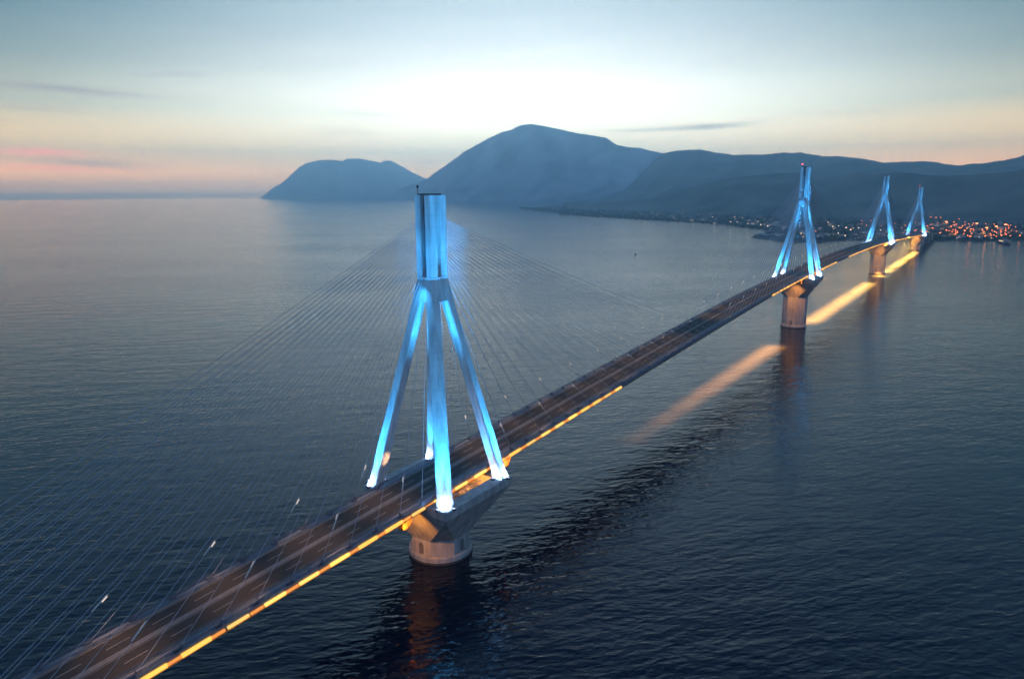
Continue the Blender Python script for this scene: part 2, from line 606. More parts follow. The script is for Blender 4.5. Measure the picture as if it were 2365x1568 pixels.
def clump(m, x, y, z, r, h):
    n = 5
    a0 = rs.random() * 6.3
    ringz = [(0, .55), (.35, 1.0), (.75, .75)]
    vs = []
    for zz, rr in ringz:
        for k in range(n):
            a = a0 + 2 * math.pi * k / n
            q = r * rr * rs.uniform(.7, 1.25)
            vs.append((x + q * math.cos(a), y + q * math.sin(a), z + h * zz * rs.uniform(.85, 1.15)))
    vs.append((x, y, z + h * rs.uniform(.95, 1.2)))
    fs = []
    for k in range(2):
        for i in range(n):
            j = (i + 1) % n
            fs.append((k * n + i, k * n + j, (k + 1) * n + j, (k + 1) * n + i))
    for i in range(n):
        fs.append((2 * n + i, 2 * n + (i + 1) % n, 3 * n))
    m.add(vs, fs)


for k in range(3400):
    s = rs.randrange(0, len(fine) - 1)
    if s < 24 and rs.random() < .5:
        continue
    x, y = fine[s]
    a, r = polar(x, y)
    lim = interp(s / 8.0, [(0, 80), (1, 500), (2, 1400)])
    d = min(10 + rs.random() ** 2.0 * 1700, lim * rs.random() + 10)
    a += rs.uniform(-.004, .004)
    qx, qy = CAM.x + math.sin(a) * (r + d), CAM.y + math.cos(a) * (r + d)
    hh = rs.uniform(4, 10)
    clump(mb, qx, qy, ground(qx, qy) - .5, rs.uniform(4, 11), hh)
for k in range(60):
    t = rs.random()
    i = rs.randrange(len(SPIT))
    x, y = lerp(SPIT[i][0], cxs, .25 + .7 * t), lerp(SPIT[i][1], cys, .25 + .7 * t)
    clump(mb, x, y, 2.5, rs.uniform(3, 7), rs.uniform(3, 8))
o = mb.build('shore_woodland', M['leaf'])
o['kind'] = 'stuff'
o['label'] = 'dark trees and scrub spread along the far coast'

# ================================================================== the bridge
DECK = [(-440, 11.5), (-300, 18.0), (-150, 25.2), (-75, 28.8), (0, 32.2), (90, 37.0), (140, 39.4), (280, 46.3), (420, 52.5), (560, 56.2), (700, 58.2), (840, 58.6), (980, 57.6),
        (1120, 54.6), (1400, 46.2), (1680, 36.6), (1966, 24.0), (2140, 16.0)]


def deck_z(y):
    # smoothed polyline
    w = 60.0
    return sum(interp(y + w * k / 4.0, DECK) * (5 - abs(k)) for k in range(-4, 5)) / 25.0


HW = 11.9
deck = empty('bridge_deck', (0, 0, 0))
tag(deck, 'long dark two-carriageway bridge deck with yellow lit near edge', 'bridge deck')
YS = [-440 + 10 * i for i in range(258)]


def run(name, prof, mat, parent=deck, y0=-440, y1=2130, step=10.0):
    """extrude a closed profile [(x, dz)...] along the deck's vertical curve"""
    n = max(1, int(round((y1 - y0) / step)))
    return MB().loft([[(x, y0 + (y1 - y0) * k / n, deck_z(y0 + (y1 - y0) * k / n) + z) for x, z in prof] for k in range(n + 1)]).build(name, mat, parent)


def rect(x0, x1, z0, z1):
    return [(x0, z0), (x1, z0), (x1, z1), (x0, z1)]


run('slab', rect(-HW, HW, -.32, 0), M['slab'])
for s in (-1, 1):
    xs = sorted((s * .55, s * 8.6))
    run('carriageway', rect(xs[0], xs[1], .004, .05), M['asphalt'])
    xs = sorted((s * 10.5, s * 11.0))
    run('girder', [(xs[0] - .35, -2.45), (xs[1] + .35, -2.45), (xs[1] + .35, -2.30), (xs[1], -2.28), (xs[1], -.322), (xs[0], -.322), (xs[0], -2.28), (xs[0] - .35, -2.30)], M['steel'])
    xs = sorted((s * 8.75, s * 9.1))
    run('kerb', rect(xs[0], xs[1], .002, .26), M['barrier'])
    for x, nm in ((8.93, 'guard_rail'), (11.75, 'parapet_rail')):
        m = MB()
        k0, k1, st = (-110, 540, 4.0)
        for k in range(k0, k1):
            y = k * st
            m.box(s * x - .06, s * x + .06, y - .06, y + .06, deck_z(y) + .003, deck_z(y) + 1.1)
        for zz in ((.55, .95) if nm == 'guard_rail' else (.4, .75, 1.1)):
            n = 258
            m.loft([[(s * x + a, -440 + 10 * k, deck_z(-440 + 10 * k) + zz + b) for a, b in ((-.09, -.06), (.09, -.06), (.09, .06), (-.09, .06))] for k in range(n)])
        m.build(nm, M['rail'], deck)
    xs = sorted((s * 8.15, s * 8.32))
    run('edge_line', rect(xs[0], xs[1], .054, .058), M['paint'])
    xs = sorted((s * .95, s * 1.12))
    run('median_line', rect(xs[0], xs[1], .054, .058), M['paint'])
run('median_barrier', [(-.42, .002), (.42, .002), (.18, .35), (.14, .85), (-.14, .85), (-.18, .35)], M['barrier'])
# lane dashes: near ones one by one, the far ones together
dash = MB().box(-.11, .11, -3, 3, 0, .004).mesh('lane_dash')
dash.materials.append(M['paint'])
for s in (-1, 1):
    m = MB()
    for k in range(-28, 177):
        y = k * 12.0
        sl = (deck_z(y + 1) - deck_z(y - 1)) / 2
        if k < 45:
            o = link('lane_dash', dash, deck, (s * 4.6, y, deck_z(y) + .056))
            o.rotation_euler = (math.atan(sl), 0, 0)
        else:
            m.add([(s * 4.6 + a, y + b, deck_z(y) + .058 + b * sl) for a, b in ((-.11, -3), (.11, -3), (.11, 3), (-.11, 3))], [(0, 1, 2, 3)])
    o = m.build('lane_dashes', M['paint'], deck, fix=False)
    o['kind'] = 'stuff'
beam = MB().box(-10.49, 10.49, -.25, .25, -2.2, -.325).mesh('cross_beam')
beam.materials.append(M['steel'])
for k in range(-27, 158):
    y = k * 12.0
    link('cross_beam', beam, deck, (0, y, deck_z(y)))

# sodium tubes on the near girder, glow boxes for the lit steel between
SX = 11.42
LIT = [(-330, 138), (424, 700), (775, 1800)]
tubes = []
for q in range(4):
    tb = MB().box(-.30, .30, -4.2 + .35 * q, 4.0 - .2 * q, -.50 + .04 * q, .50 - .05 * q).mesh('light_tube')
    tb.materials.append(emissive('sodium_tube', (1.0, .50 + .02 * q, .06 + .02 * q), (1.5, 2.1, 1.75, 1.25)[q], sample=True))
    tubes.append(tb)
gap_glow = MB().box(-.22, .22, -2.05, 2.05, -.36, .36).mesh('light_tube')  # glowing box for the lit steel between tubes, not a lamp
gap_glow.materials.append(M['girder_glow'])
for y0, y1 in LIT:
    n = int((y1 - y0) / 12)
    for k in range(n):
        y = y0 + 12 * k + 6
        sl = math.atan((deck_z(y + 3) - deck_z(y - 3)) / 6)
        o = link('light_tube', tubes[(k * 7 + k // 3) % 4], deck, (SX, y, deck_z(y) - 2.0))
        o.rotation_euler = (sl, 0, 0)
        if k < n - 1:
            o = link('light_tube', gap_glow, deck, (SX, y + 6, deck_z(y + 6) - 2.05))
            o.rotation_euler = (sl, 0, 0)
run('cable_tray', rect(11.05, 11.85, -2.75, -2.6), M['ochre'])


def lamp_light(name, kind, loc, target, power, col, parent, **kw):
    ld = bpy.data.lights.new(name, kind)
    ld.energy = power
    ld.color = col
    for k, v in kw.items():
        setattr(ld, k, v)
    o = bpy.data.objects.new(name, ld)
    COL.objects.link(o)
    o.parent = parent
    o.location = loc
    d = Vector(target) - Vector(loc)
    o.rotation_euler = d.to_track_quat('-Z', 'Y').to_euler()
    return o


# added boxes and area lights under the deck that make the warm water streak
case = MB().box(-.5, .5, -.7, .7, -.35, .35).mesh('streak_light_case')
case.materials.append(M['lampcase'])
for y0, y1, p in [(150, 190, .02), (190, 230, .05), (230, 270, .09), (270, 310, .14), (310, 350, .20), (350, 400, .28), (400, 455, .38), (578, 740, .9), (740, 860, 1.0), (860, 985, 1.1), (1070, 1250, 1.5), (1250, 1440, 1.8), (1440, 1630, 2.0)]:
    yc = (y0 + y1) / 2
    for k in range(int((y1 - y0) / 30) + 1):
        y = y0 + 15 + 30 * k
        if y < y1:
            link('streak_light_case', case, deck, (9.6, y, deck_z(y) - 2.85))
    lamp_light('streak_beam', 'AREA', (9.6, yc, deck_z(yc) - 3.4), (9.6, yc, 0), p * (y1 - y0) * WASH_K, (1.0, .20 + .09 * min(1, max(0, (yc - 300) / 700)), .024), deck,
               shape='RECTANGLE', size=3.0, size_y=(y1 - y0), spread=R(30))

# ------------------------------------------------------------------ pylons
PYL = [(0, 29.45, 'tall blue lit pylon nearest the camera', 1), (560, 52.3, 'blue lit pylon second from the camera, on a tall round pier', 2),
       (1120, 51.6, 'blue lit pylon third from the camera, before the town', 3), (1680, 34.0, 'farthest and smallest blue lit pylon, beside the far shore', 4)]
FA, FB, HT = 17.7, 16.75, 109.75
BLUE = (.035, .40, 1.0)
SODIUM = (1.0, .36, .055)


def octagon(r, z):
    return [(r * math.cos(R(22.5 + 45 * k)), r * math.sin(R(22.5 + 45 * k)), z) for k in range(8)]


def circle(r, z, n=32):
    return [(r * math.cos(2 * math.pi * k / n), r * math.sin(2 * math.pi * k / n), z) for k in range(n)]


def make_pylon(y0, h, label, idx):
    root = empty('bridge_pylon', (0, y0, 0))
    tag(root, label, 'bridge pylon', 'four pylons of the cable-stayed bridge')
    # ---- pier
    o = MB().loft([circle(13.4, -8), circle(12.75, .9)]).build('waterline_band', M['tide'], root, smooth=False)
    o = MB().loft([circle(12.7, .9), circle(12.6, 2.6), circle(12.2, 3.2)]).build('pier_base', M['pier'], root)
    zc = h - 20.0
    o = MB().loft([octagon(12.1, 3.2), octagon(12.1, zc)]).build('pier_shaft', M['pier'], root)
    for a in (-90, 0, 90, 180):
        c, s = math.cos(R(a)), math.sin(R(a))
        m = MB()
        rr = 11.2
        u = Vector((-s, c, 0))
        d = Vector((c, s, 0))
        b0 = d * rr
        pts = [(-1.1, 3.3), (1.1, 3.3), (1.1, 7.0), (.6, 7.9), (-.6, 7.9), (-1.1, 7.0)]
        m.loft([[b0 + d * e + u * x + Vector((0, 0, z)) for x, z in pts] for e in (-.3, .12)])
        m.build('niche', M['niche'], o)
    # ---- capital: octagon spreading to a square, hollow on top
    X1, Y1 = FA + 3.3, FB + 3.3
    oc = octagon(12.1, zc + .003)
    top = [(X1, Y1), (-X1, Y1), (-X1, -Y1), (X1, -Y1)]
    m = MB()
    zt = h - 3.2
    vs = oc + [(x, y, zt) for x, y in top] + [(x, y, h) for x, y in top]
    I1, J1 = X1 - 5.6, Y1 - 5.6
    vs += [(x * I1 / X1, y * J1 / Y1, h) for x, y in top] + [(x * I1 / X1, y * J1 / Y1, h - 5.0) for x, y in top]
    fs = [(7, 0, 8, 11), (0, 1, 8), (1, 2, 9, 8), (2, 3, 9), (3, 4, 10, 9), (4, 5, 10), (5, 6, 11, 10), (6, 7, 11)]
    for i in range(4):
        j = (i + 1) % 4
        fs += [(8 + i, 8 + j, 12 + j, 12 + i), (12 + i, 12 + j, 16 + j, 16 + i), (16 + i, 16 + j, 20 + j, 20 + i)]
    fs += [(20, 21, 22, 23), (7, 6, 5, 4, 3, 2, 1, 0)]
    m.add(vs, fs)
    cap = m.build('pier_capital', M['pier'], root)
    for sy in (-1, 1):
        for sx in (-1, 1):
            d = MB()
            d.tube([(sx * 11.0, sy * 4.0, h - 3.6), (sx * 6.0, sy * 9.6, h - 2.2)], .55, 8)
            d.tube([(sx * 6.0, sy * 9.6, h - 2.2), (sx * 4.2, sy * 11.6, h - 1.7)], .3, 8)
            d.build('damper', M['damper'], cap)
    if idx == 1:
        for k in range(5):
            yy = -7.5 + 3.6 * k
            MB().bar((13.6, yy, h + .2), (15.2, yy + 1.2, h + 1.0), .5, .5).build('strut', M['damper'], cap)
    # ---- legs
    ZT = HT - 30.0
    for sx in (-1, 1):
        for sy in (-1, 1):
            rings = []
            for z, hw in ((.002, 2.45), (1.2, 2.4), (3.4, 2.15), (ZT * .5, 1.95), (ZT - .003, 1.85)):
                t = z / ZT
                x, y = lerp(FA, 3.62 - 1.85, t), lerp(FB, 4.32 - 1.85, t)
                c = .32
                rings.append([(sx * x + a, sy * y + b, h + z) for a, b in
                              ((hw - c, -hw), (hw, -hw + c), (hw, hw - c), (hw - c, hw), (-hw + c, hw), (-hw, hw - c), (-hw, -hw + c), (-hw + c, -hw))])
            MB().loft(rings).build('leg', M['concrete'], root)
    # ---- head
    zb = h + ZT
    zt = h + HT
    t1 = (ZT - 8.0) / ZT
    xo, yo = lerp(FA, 1.77, t1) + 1.8, lerp(FB, 2.47, t1) + 1.8
    MB().loft([[(-xo, -yo, zb - 8), (xo, -yo, zb - 8), (xo, yo, zb - 8), (-xo, yo, zb - 8)],
               [(-3.60, -4.30, zb - .05), (3.60, -4.30, zb - .05), (3.60, 4.30, zb - .05), (-3.60, 4.30, zb - .05)]]).build('head_base', M['concrete'], root)
    ledge = MB().box(-3.63, 3.63, -4.33, 4.33, zb - .04, zb + .7).build('head_ledge', M['concrete'], root)
    for s in (-1, 1):
        # concrete shell with a shallow groove down its outer face
        p = [(1.05, -4.30), (3.60, -4.30), (3.60, -1.0), (2.6, -.8), (2.6, .8), (3.60, 1.0), (3.60, 4.30), (1.05, 4.30)]
        MB().loft([[(s * x, y, z) for x, y in p] for z in (zb + .703, zt)]).build('head_shell', M['concrete'], root)
    core = MB().box(-1.048, 1.048, -2.6, 2.6, zb + .703, zt - 3.0).build('anchor_core', M['anchor'], root)
    MB().box(-2.6, 2.6, -3.2, 3.2, zt + .002, zt + .55).build('roof_slab', M['dark'], root)
    mast = MB().tube([(-2.9, -3.3, zt), (-2.9, -3.3, zt + 2.6)], .12, 6).build('mast', M['pole'], root)
    MB().loft([[(x - 2.9, y - 3.3, z) for x, y, z in circle(r, zz, 8)] for r, zz in ((.35, zt + 2.6), (.42, zt + 3.0), (.3, zt + 3.5))]).build('beacon', M['beacon'] if idx in (2, 4) else M['dark'], mast)
    # ---- stay cables
    for side in (-1, 1):
        for di in (-1, 1):
            for k in range(23):
                yd = di * (22.0 + 11.4 * k)
                zd = deck_z(y0 + yd) - .1
                za = h + 81.5 + 20.8 * (k / 22.0) ** .85
                A_ = Vector((side * .45, di * 3.4, za))
                B_ = Vector((side * 11.35, yd, zd))
                pts = []
                L = (A_ - B_).length
                for q in (0, .25, .5, .75, 1):
                    p = A_.lerp(B_, q)
                    p.z -= L * L * .00003 * 4 * q * (1 - q)
                    pts.append(p)
                cb = MB().tube(pts, .068 if idx == 1 else .10, 5).build('cable', M['cable'], root, fix=False)
                if idx < 3:
                    dr = (A_ - B_).normalized()
                    MB().tube([B_ - dr * .3, B_ + dr * 1.9], .34, 6).build('anchor_sleeve', M['rail'], cb)
                    MB().box(B_.x - .55, B_.x + .55, B_.y - .9, B_.y + .9, zd + .103, zd + .75).build('anchor_block', M['rail'], cb)
                if idx == 1 and side == 1:
                    MB().box(-.55, .55, di * 3.4 - .5 * di - .35, di * 3.4 - .5 * di + .35, za - .35, za + .35).build('anchor_box', M['steel'], cb) if k % 1 == 0 else None
                if k % 3 == 1 and idx < 4:
                    # road lamp clamped to the stay about eleven metres above the road
                    dr = (A_ - B_).normalized()
                    q = B_ + dr * (11.0 / max(dr.z, .25))
                    l1 = 2.6
                    c2 = MB().tube([q - dr * l1, q + dr * l1], .20, 6).build('road_lamp', M['lampcase'], cb)
                    if idx < 3:
                        lamp_light('road_lamp_beam', 'SPOT', q + Vector((-side * .8, 0, -.3)), (side * 3.5, q.y, zd), ROAD_K, (1.0, .54, .29), root, spot_size=R(125), spot_blend=.7, shadow_soft_size=.3)
                    n = Vector((-side * .55, 0, -.35))
                    e = MB().bar(q + dr * .5 + n * .45, q + dr * 2.2 + n * .45, .32, .2).build('lamp_glass', M['lamp'], cb)
    # ---- blue floodlights at the feet and on the head ledge
    fl = MB().box(-.7, .7, -.45, .45, 0, .8).mesh('floodlight')
    fl.materials.append(M['dark'])
    gl = MB().box(-.6, .6, -.35, .35, .803, .86).mesh('floodlight_glass')
    gl.materials.append(M['flood'])
    for sx in (-1, 1):
        for sy in (-1, 1):
            fx, fy = sx * FA, sy * FB
            spots = [((fx - sx * .2, fy + sy * 3.9), 1.0), ((fx - sx * .5, fy - sy * 4.3), .55), ((fx + sx * 3.9, fy - sy * .2), 1.0)]
            for (px, py), k in spots:
                # inside the pier edge the capital is 3.3 wider than the leg centre; the outer lamps stand on brackets
                bx, by = px, py
                o = link('floodlight', fl, root, (bx, by, h + .005))
                link('floodlight_glass', gl, o)
                tx, ty = lerp(fx, sx * 1.6, .92), lerp(fy, sy * 2.3, .92)
                dx_, dy_ = (bx - fx), (by - fy)
                tx += .25 * dx_
                ty += .25 * dy_
                lamp_light('flood_beam', 'SPOT', (bx, by, h + 1.2), (tx, ty, h + ZT * .92), FLOOD_K * k, BLUE, root, spot_size=R(30), spot_blend=1.0, shadow_soft_size=.6)
            # close wash that burns out the foot
            for wx, wy in ((fx + sx * 4.4, fy + sy * 1.9), (fx + sx * 1.9, fy - 4.4)):
                lamp_light('foot_wash', 'SPOT', (wx, wy, h + .6), (fx, fy, h + 4.0), FOOT_K, (.30, .52, 1.0), root, spot_size=R(120), spot_blend=.8, shadow_soft_size=.3)
    # four long-throw floods on the pier corners wash the head evenly
    for sx in (-1, 1):
        for sy in (-1, 1):
            px, py = sx * (X1 - .5), sy * (Y1 - .5)
            lamp_light('head_flood', 'SPOT', (px + sx * 1.2, py + sy * 1.2, h + 1.0), (0, 0, zb + 13), LONG_K, BLUE, root, spot_size=R(24), spot_blend=.35, shadow_soft_size=.5)
    for px, py, tx, ty in ((0, -5.4, 0, -4.3), (4.9, 0, 3.6, 0), (0, 5.4, 0, 4.3), (-4.9, 0, -3.6, 0)):
        o = link('floodlight', fl, root, (px * .83, py * .85, zb + .2))
        o.scale = (.45, .45, .45)
        link('floodlight_glass', gl, o)
        lamp_light('head_beam', 'SPOT', (px * 1.7, py * 1.65, zb + .9), (tx, ty, zb + 27), HEAD_K, (.035, .42, 1.0), root, spot_size=R(64), spot_blend=1.0, shadow_soft_size=.5)
        if px <= 0:
            lamp_light('collar_fill', 'SPOT', (px * 1.9, py * 1.9, zb + 1.6), (px * 1.1, py * 1.1, zb - 9), HEAD_K * 1.6, BLUE, root, spot_size=R(60), spot_blend=1.0, shadow_soft_size=.5)  # added fill in open air beside the head, brightens the collar
    # ---- warm lamps: under the deck against the pier and inside the capital
    dzr = deck_z(y0 - 34) - 3.3
    o = link('floodlight', fl, root, (5.0, -33.0, dzr + .3))
    lamp_light('pier_beam', 'SPOT', (5.0, -33.0, dzr), (4.0, -13.0, h * .55), PIER_K * (1.0 if idx == 1 else 1.9), SODIUM, root, spot_size=R(62), spot_blend=.8, shadow_soft_size=.6)
    for yy in (-8.0, 8.5):
        o = link('floodlight', fl, root, (12.2, yy, h - 4.99))
        lamp_light('recess_lamp', 'POINT', (12.4, yy, h - 3.2), (0, 0, 0), RECESS_K, SODIUM, root, shadow_soft_size=.5)
    for s in (-1, 1):
        yy = s * 30.0
        zz = deck_z(y0 + yy)
        b = MB().loft([[(8.0, yy - 2.6, zz - 2.5), (11.7, yy - 2.6, zz - 2.5), (11.7, yy + 2.6, zz - 2.5), (8.0, yy + 2.6, zz - 2.5)],
                       [(9.0, yy - 1.6, zz - 6.0), (11.2, yy - 1.6, zz - 6.0), (11.2, yy + 1.6, zz - 6.0), (9.0, yy + 1.6, zz - 6.0)]]).build('deck_bracket', M['ochre'], root)
        lamp_light('bracket_fill', 'SPOT', (14.5, yy - 2.0, zz - 5.5), (10.5, yy, zz - 3.6), RECESS_K * .8, SODIUM, root, spot_size=R(70), spot_blend=.5, shadow_soft_size=.3)  # added fill that warms the bracket, no lamp hangs here
    # warm road lamp glow on the far legs
    lamp_light('road_glow', 'SPOT', (-9.0, -15.0, deck_z(y0) + 7.5), (-17.0, -15.5, deck_z(y0) + 9), PIER_K * .05, (1.0, .55, .28), root, spot_size=R(75), spot_blend=.6, shadow_soft_size=.4)
    return root


for a in PYL:
    make_pylon(*a)

# approach viaduct piers on the far side
for yv, nm in ((1966, 'plain concrete viaduct pier standing in water beyond the farthest pylon'), (2046, 'plain concrete viaduct pier at the far shoreline')):
    v = empty('viaduct_pier', (0, yv, 0))
    tag(v, nm, 'pier', 'approach viaduct piers')
    for s in (-1, 1):
        MB().loft([[(s * 6 + x * w, y * w, z) for x, y, _ in octagon(1.9, 0)] for z, w in ((-4, 1.1), (deck_z(yv) - 5.2, .95))]).build('column', M['pier'], v)
    MB().loft([[(x, y, z) for x, y in ((-w, -1.7), (w, -1.7), (w, 1.7), (-w, 1.7))] for z, w in ((deck_z(yv) - 5.2, 8.2), (deck_z(yv) - 3.6, 10.4), (deck_z(yv) - 2.5, 10.4))]).build('crosshead', M['pier'], v)

# ================================================================== town
rt = random.Random(21)


def house_proto(kind):
    w, d, hgt = [(9, 11, 6.5), (14, 10, 9.5), (20, 12, 12.5), (11, 9, 4.5)][kind]
    r = empty('house')
    MB().box(-w / 2, w / 2, -d / 2, d / 2, -1.5, hgt).build('wall', M['wall'] if kind in (0, 2) else M['wall2'], r)
    if kind in (0, 3):
        m = MB()
        e = .5
        m.add([(-w / 2 - e, -d / 2 - e, hgt + .003), (w / 2 + e, -d / 2 - e, hgt + .003), (w / 2 + e, d / 2 + e, hgt + .003), (-w / 2 - e, d / 2 + e, hgt + .003), (-w / 2 + 2, 0, hgt + 2.3), (w / 2 - 2, 0, hgt + 2.3)],
              [(3, 2, 1, 0), (0, 1, 5, 4), (1, 2, 5), (2, 3, 4, 5), (3, 0, 4)])
        rf = m.build('roof', M['tiles'], r)
        MB().box(-w / 4 - .4, -w / 4 + .4, 1.0, 1.8, hgt + .6, hgt + 2.9).build('chimney', M['wall2'], rf)
    else:
        rf = MB().box(-w / 2 - .3, w / 2 + .3, -d / 2 - .3, d / 2 + .3, hgt + .003, hgt + .5).build('roof', M['wall2'], r)
        MB().box(-1.5, 1.5, -1.2, 1.2, hgt + .503, hgt + 2.8).build('stair_hut', M['wall'], rf)
    nx = max(2, int(w / 4.5))
    for fl_ in range(max(1, int(hgt / 3.2))):
        for i in range(nx):
            x = -w / 2 + (i + .5) * w / nx
            lit = (i * 7 + fl_ * 3 + kind) % 5 == 0
            MB().box(x - .8, x + .8, -d / 2 - .08, -d / 2 + .05, 1.1 + fl_ * 3.1, 2.6 + fl_ * 3.1).build('window', M['window'] if lit else M['dark'], r)
    return r


protos = [house_proto(k) for k in range(4)]
KIND_L = ['small white tiled house in the far shore town', 'ochre flat-roofed block in the far shore town', 'long white apartment block in the far shore town', 'low ochre tiled cottage in the far shore town']
placed = []
used = [False] * 4


def put_house(kind, x, y, rz, label=None):
    if used[kind]:
        o = copy_tree(protos[kind])
    else:
        o = protos[kind]
        used[kind] = True
    o.location = (x, y, ground(x, y))
    o.rotation_euler = (0, 0, rz)
    tag(o, label or KIND_L[kind], 'house', 'houses of the far shore town')
    return o


for k in range(150):
    for tries in range(30):
        s = rt.randrange(40, len(fine) - 24)
        x, y = fine[s]
        a, r = polar(x, y)
        d = 18 + rt.random() ** 1.6 * 900
        a += rt.uniform(-.01, .01)
        qx, qy = CAM.x + math.sin(a) * (r + d), CAM.y + math.cos(a) * (r + d)
        if abs(qx) < 22 and qy < 2200:
            continue
        if all((qx - px) ** 2 + (qy - py) ** 2 > 26 ** 2 for px, py in placed):
            break
    placed.append((qx, qy))
    put_house(rt.choice((0, 0, 1, 1, 2, 3)), qx, qy, rt.uniform(-.5, .9))

for x, y, lb in ((-340, 2073, 'bright white lit domed hall seen between the second pylon legs'), (-274, 2046, 'long pale waterfront building right of the second pylon')):
    b = empty('waterfront_building', (x, y, ground(x, y)), .5)
    tag(b, lb, 'building')
    if 'dome' in lb:
        MB().box(-8, 8, -7, 7, -1, 9).build('wall', M['wall'], b)
        MB().loft([circle(7.0 * math.cos(R(a)) + .05, 9.003 + 6.0 * math.sin(R(a)), 14) for a in (0, 20, 40, 60, 80)]).build('dome', M['wall'], b)
        for q in (-5, 0, 5):
            MB().box(q - 1.2, q + 1.2, -7.1, -6.9, 1.5, 7).build('window', M['whitelamp'] if q == 0 else M['window'], b)
    else:
        MB().box(-15, 15, -6, 6, -1, 8).build('wall', M['wall'], b)
        MB().loft([[(-15.6, -6.6, 8.003), (15.6, -6.6, 8.003), (15.6, 6.6, 8.003), (-15.6, 6.6, 8.003)], [(-13, -1, 10.4), (13, -1, 10.4), (13, 1, 10.4), (-13, 1, 10.4)]]).build('roof', M['wall2'], b)
        for q in range(6):
            MB().box(-13 + q * 5, -10 + q * 5, -6.1, -5.9, 2, 5).build('window', M['window'] if q % 2 else M['dark'], b)
# fort on the spit
f = empty('shore_fort', (-405, 1965, 3.0), .6)
tag(f, 'low dark stone fort on the spit left of the second pylon', 'fort')
MB().loft([[(x * w, y * w, z) for x, y in ((-26, -20), (26, -20), (30, 0), (26, 20), (-26, 20), (-30, 0))] for z, w in ((-1, 1.0), (6, .95))]).build('rampart', M['pier'], f)
for x, y in ((-26, -20), (26, -20), (26, 20), (-26, 20)):
    MB().loft([[(x + a, y + b, z) for a, b, _ in circle(w, 0, 12)] for z, w in ((-1, 6.5), (8.5, 6.0))]).build('tower', M['pier'], f)
# lit hillside building: a pale screen-like facade
hb = empty('hillside_hall', (-112, 4040, 92), -.1)
tag(hb, 'pale green lit building alone on the dark hillside at right', 'building')
MB().box(-42, 42, -8, 12, -40, 28).build('wall', M['wall2'], hb)
MB().box(-40, 40, -8.4, -8.1, 16, 27).build('lit_facade', M['greenlit'], hb)
MB().box(-44, 44, -9, 13, 28.003, 30).build('roof', M['wall2'], hb)

# ------------------------------------------------------------------ street lamps and masts
LAMPS_ROW = [(-630,3555),(-619,3560),(-608,3565),(-593,3572),(-577,3579),(-559,3587),(-547,3593),(-530,3600),(-505,3611),(-495,3616),(-460,3631),(-427,3646),(-380,3667),(-372,3670),(-279,3712),(-264,3719),(-236,3731)]
LAMPS_RED = [(-103,3333),(-81,3296),(-64,3305),(-13,2841),(9,2888),(-29,3627),(7,3204),(-59,2311),(68,2119),(92,2100),(124,2128),(161,2187),(170,2231),(202,2198),(158,2455),(12,2207),(19,2569),(80,2437)]
MASTS = [(91,2518),(124,2285),(146,2349),(168,2470),(2,2600)]
LAMPS_WHITE = [(-976,3077),(-764,2688),(-735,2683),(-653,2559),(-624,2533),(-588,2502),(-542,2424),(-901,3161),(-949,3889),(-881,3786),(-321,2415),(-308,2449),(-270,2366),(-240,2073),(-204,1987),(-392,2698),(-233,2245),(-3310,5838),(-2533,4696),(-2754,4962),(-2690,4641),(-142,2044),(-233,2376),(-152,2260),(-104,2048),(-462,3861),(-399,3755)]


def lamp_proto(kind, mat, hgt, r):
    o = empty('street_lamp' if kind != 'mast' else 'light_mast')
    MB().tube([(0, 0, -8), (0, 0, hgt)], [.22, .14], 6).build('pole', M['pole'], o)
    if kind == 'mast':
        MB().loft([circle(1.6, hgt, 10), circle(1.6, hgt + .4, 10)]).build('crown', M['pole'], o)
        for a in range(6):
            c, s = math.cos(a * math.pi / 3), math.sin(a * math.pi / 3)
            MB().box(c * 1.9 - r, c * 1.9 + r, s * 1.9 - r, s * 1.9 + r, hgt - .9, hgt - .01).build('lamp_head', mat, o)
    else:
        MB().tube([(0, 0, hgt), (.6, -.4, hgt + .5), (1.6, -1.0, hgt + .6)], .1, 5).build('arm', M['pole'], o)
        MB().loft([[(1.6 + x, -1.0 + y, z) for x, y, _ in circle(w, 0, 8)] for z, w in ((hgt - .6, r * .6), (hgt + .1, r), (hgt + .55, r * .7))]).build('lamp_head', mat, o)
    return o


def spread(proto, pts, label, group, cat, zoff=0.0):
    first = True
    for x, y in pts:
        o = proto if first else copy_tree(proto)
        first = False
        o.location = (x, y, ground(x, y) + zoff)
        o.rotation_euler = (0, 0, random.uniform(-1, 1))
        tag(o, label, cat, group)


spread(lamp_proto('row', M['sodium'], 10, 1.5), LAMPS_ROW, 'orange lamp in the long row above the town', 'orange lamps in a row above the town', 'street lamp')
spread(lamp_proto('red', M['sodium'], 10, 1.5), LAMPS_RED, 'orange street lamp in the harbour quarter at right', 'orange lamps of the harbour quarter', 'street lamp')
spread(lamp_proto('white', M['whitelamp'], 9, 1.25), LAMPS_WHITE, 'white street lamp scattered along the far shore', 'white lamps of the far shore', 'street lamp')
spread(lamp_proto('mast', M['mastlamp'], 24, 1.1), MASTS, 'tall harbour light mast with a burning crown', 'tall harbour light masts', 'light mast')
for x, y in MASTS + [(40, 2230), (70, 2350), (-30, 2450), (20, 2750), (-20, 3000)]:  # beyond the masts, added fills warm the houses where no mast stands
    ld = bpy.data.lights.new('mast_and_fill_light', 'SPOT')
    ld.spot_size = R(120)
    ld.spot_blend = .6
    ld.energy = TOWN_K
    ld.color = (1.0, .30, .12)
    ld.shadow_soft_size = 1.5
    lo = bpy.data.objects.new('mast_and_fill_light', ld)
    COL.objects.link(lo)
    lo.location = (x, y, ground(x, y) + 22)
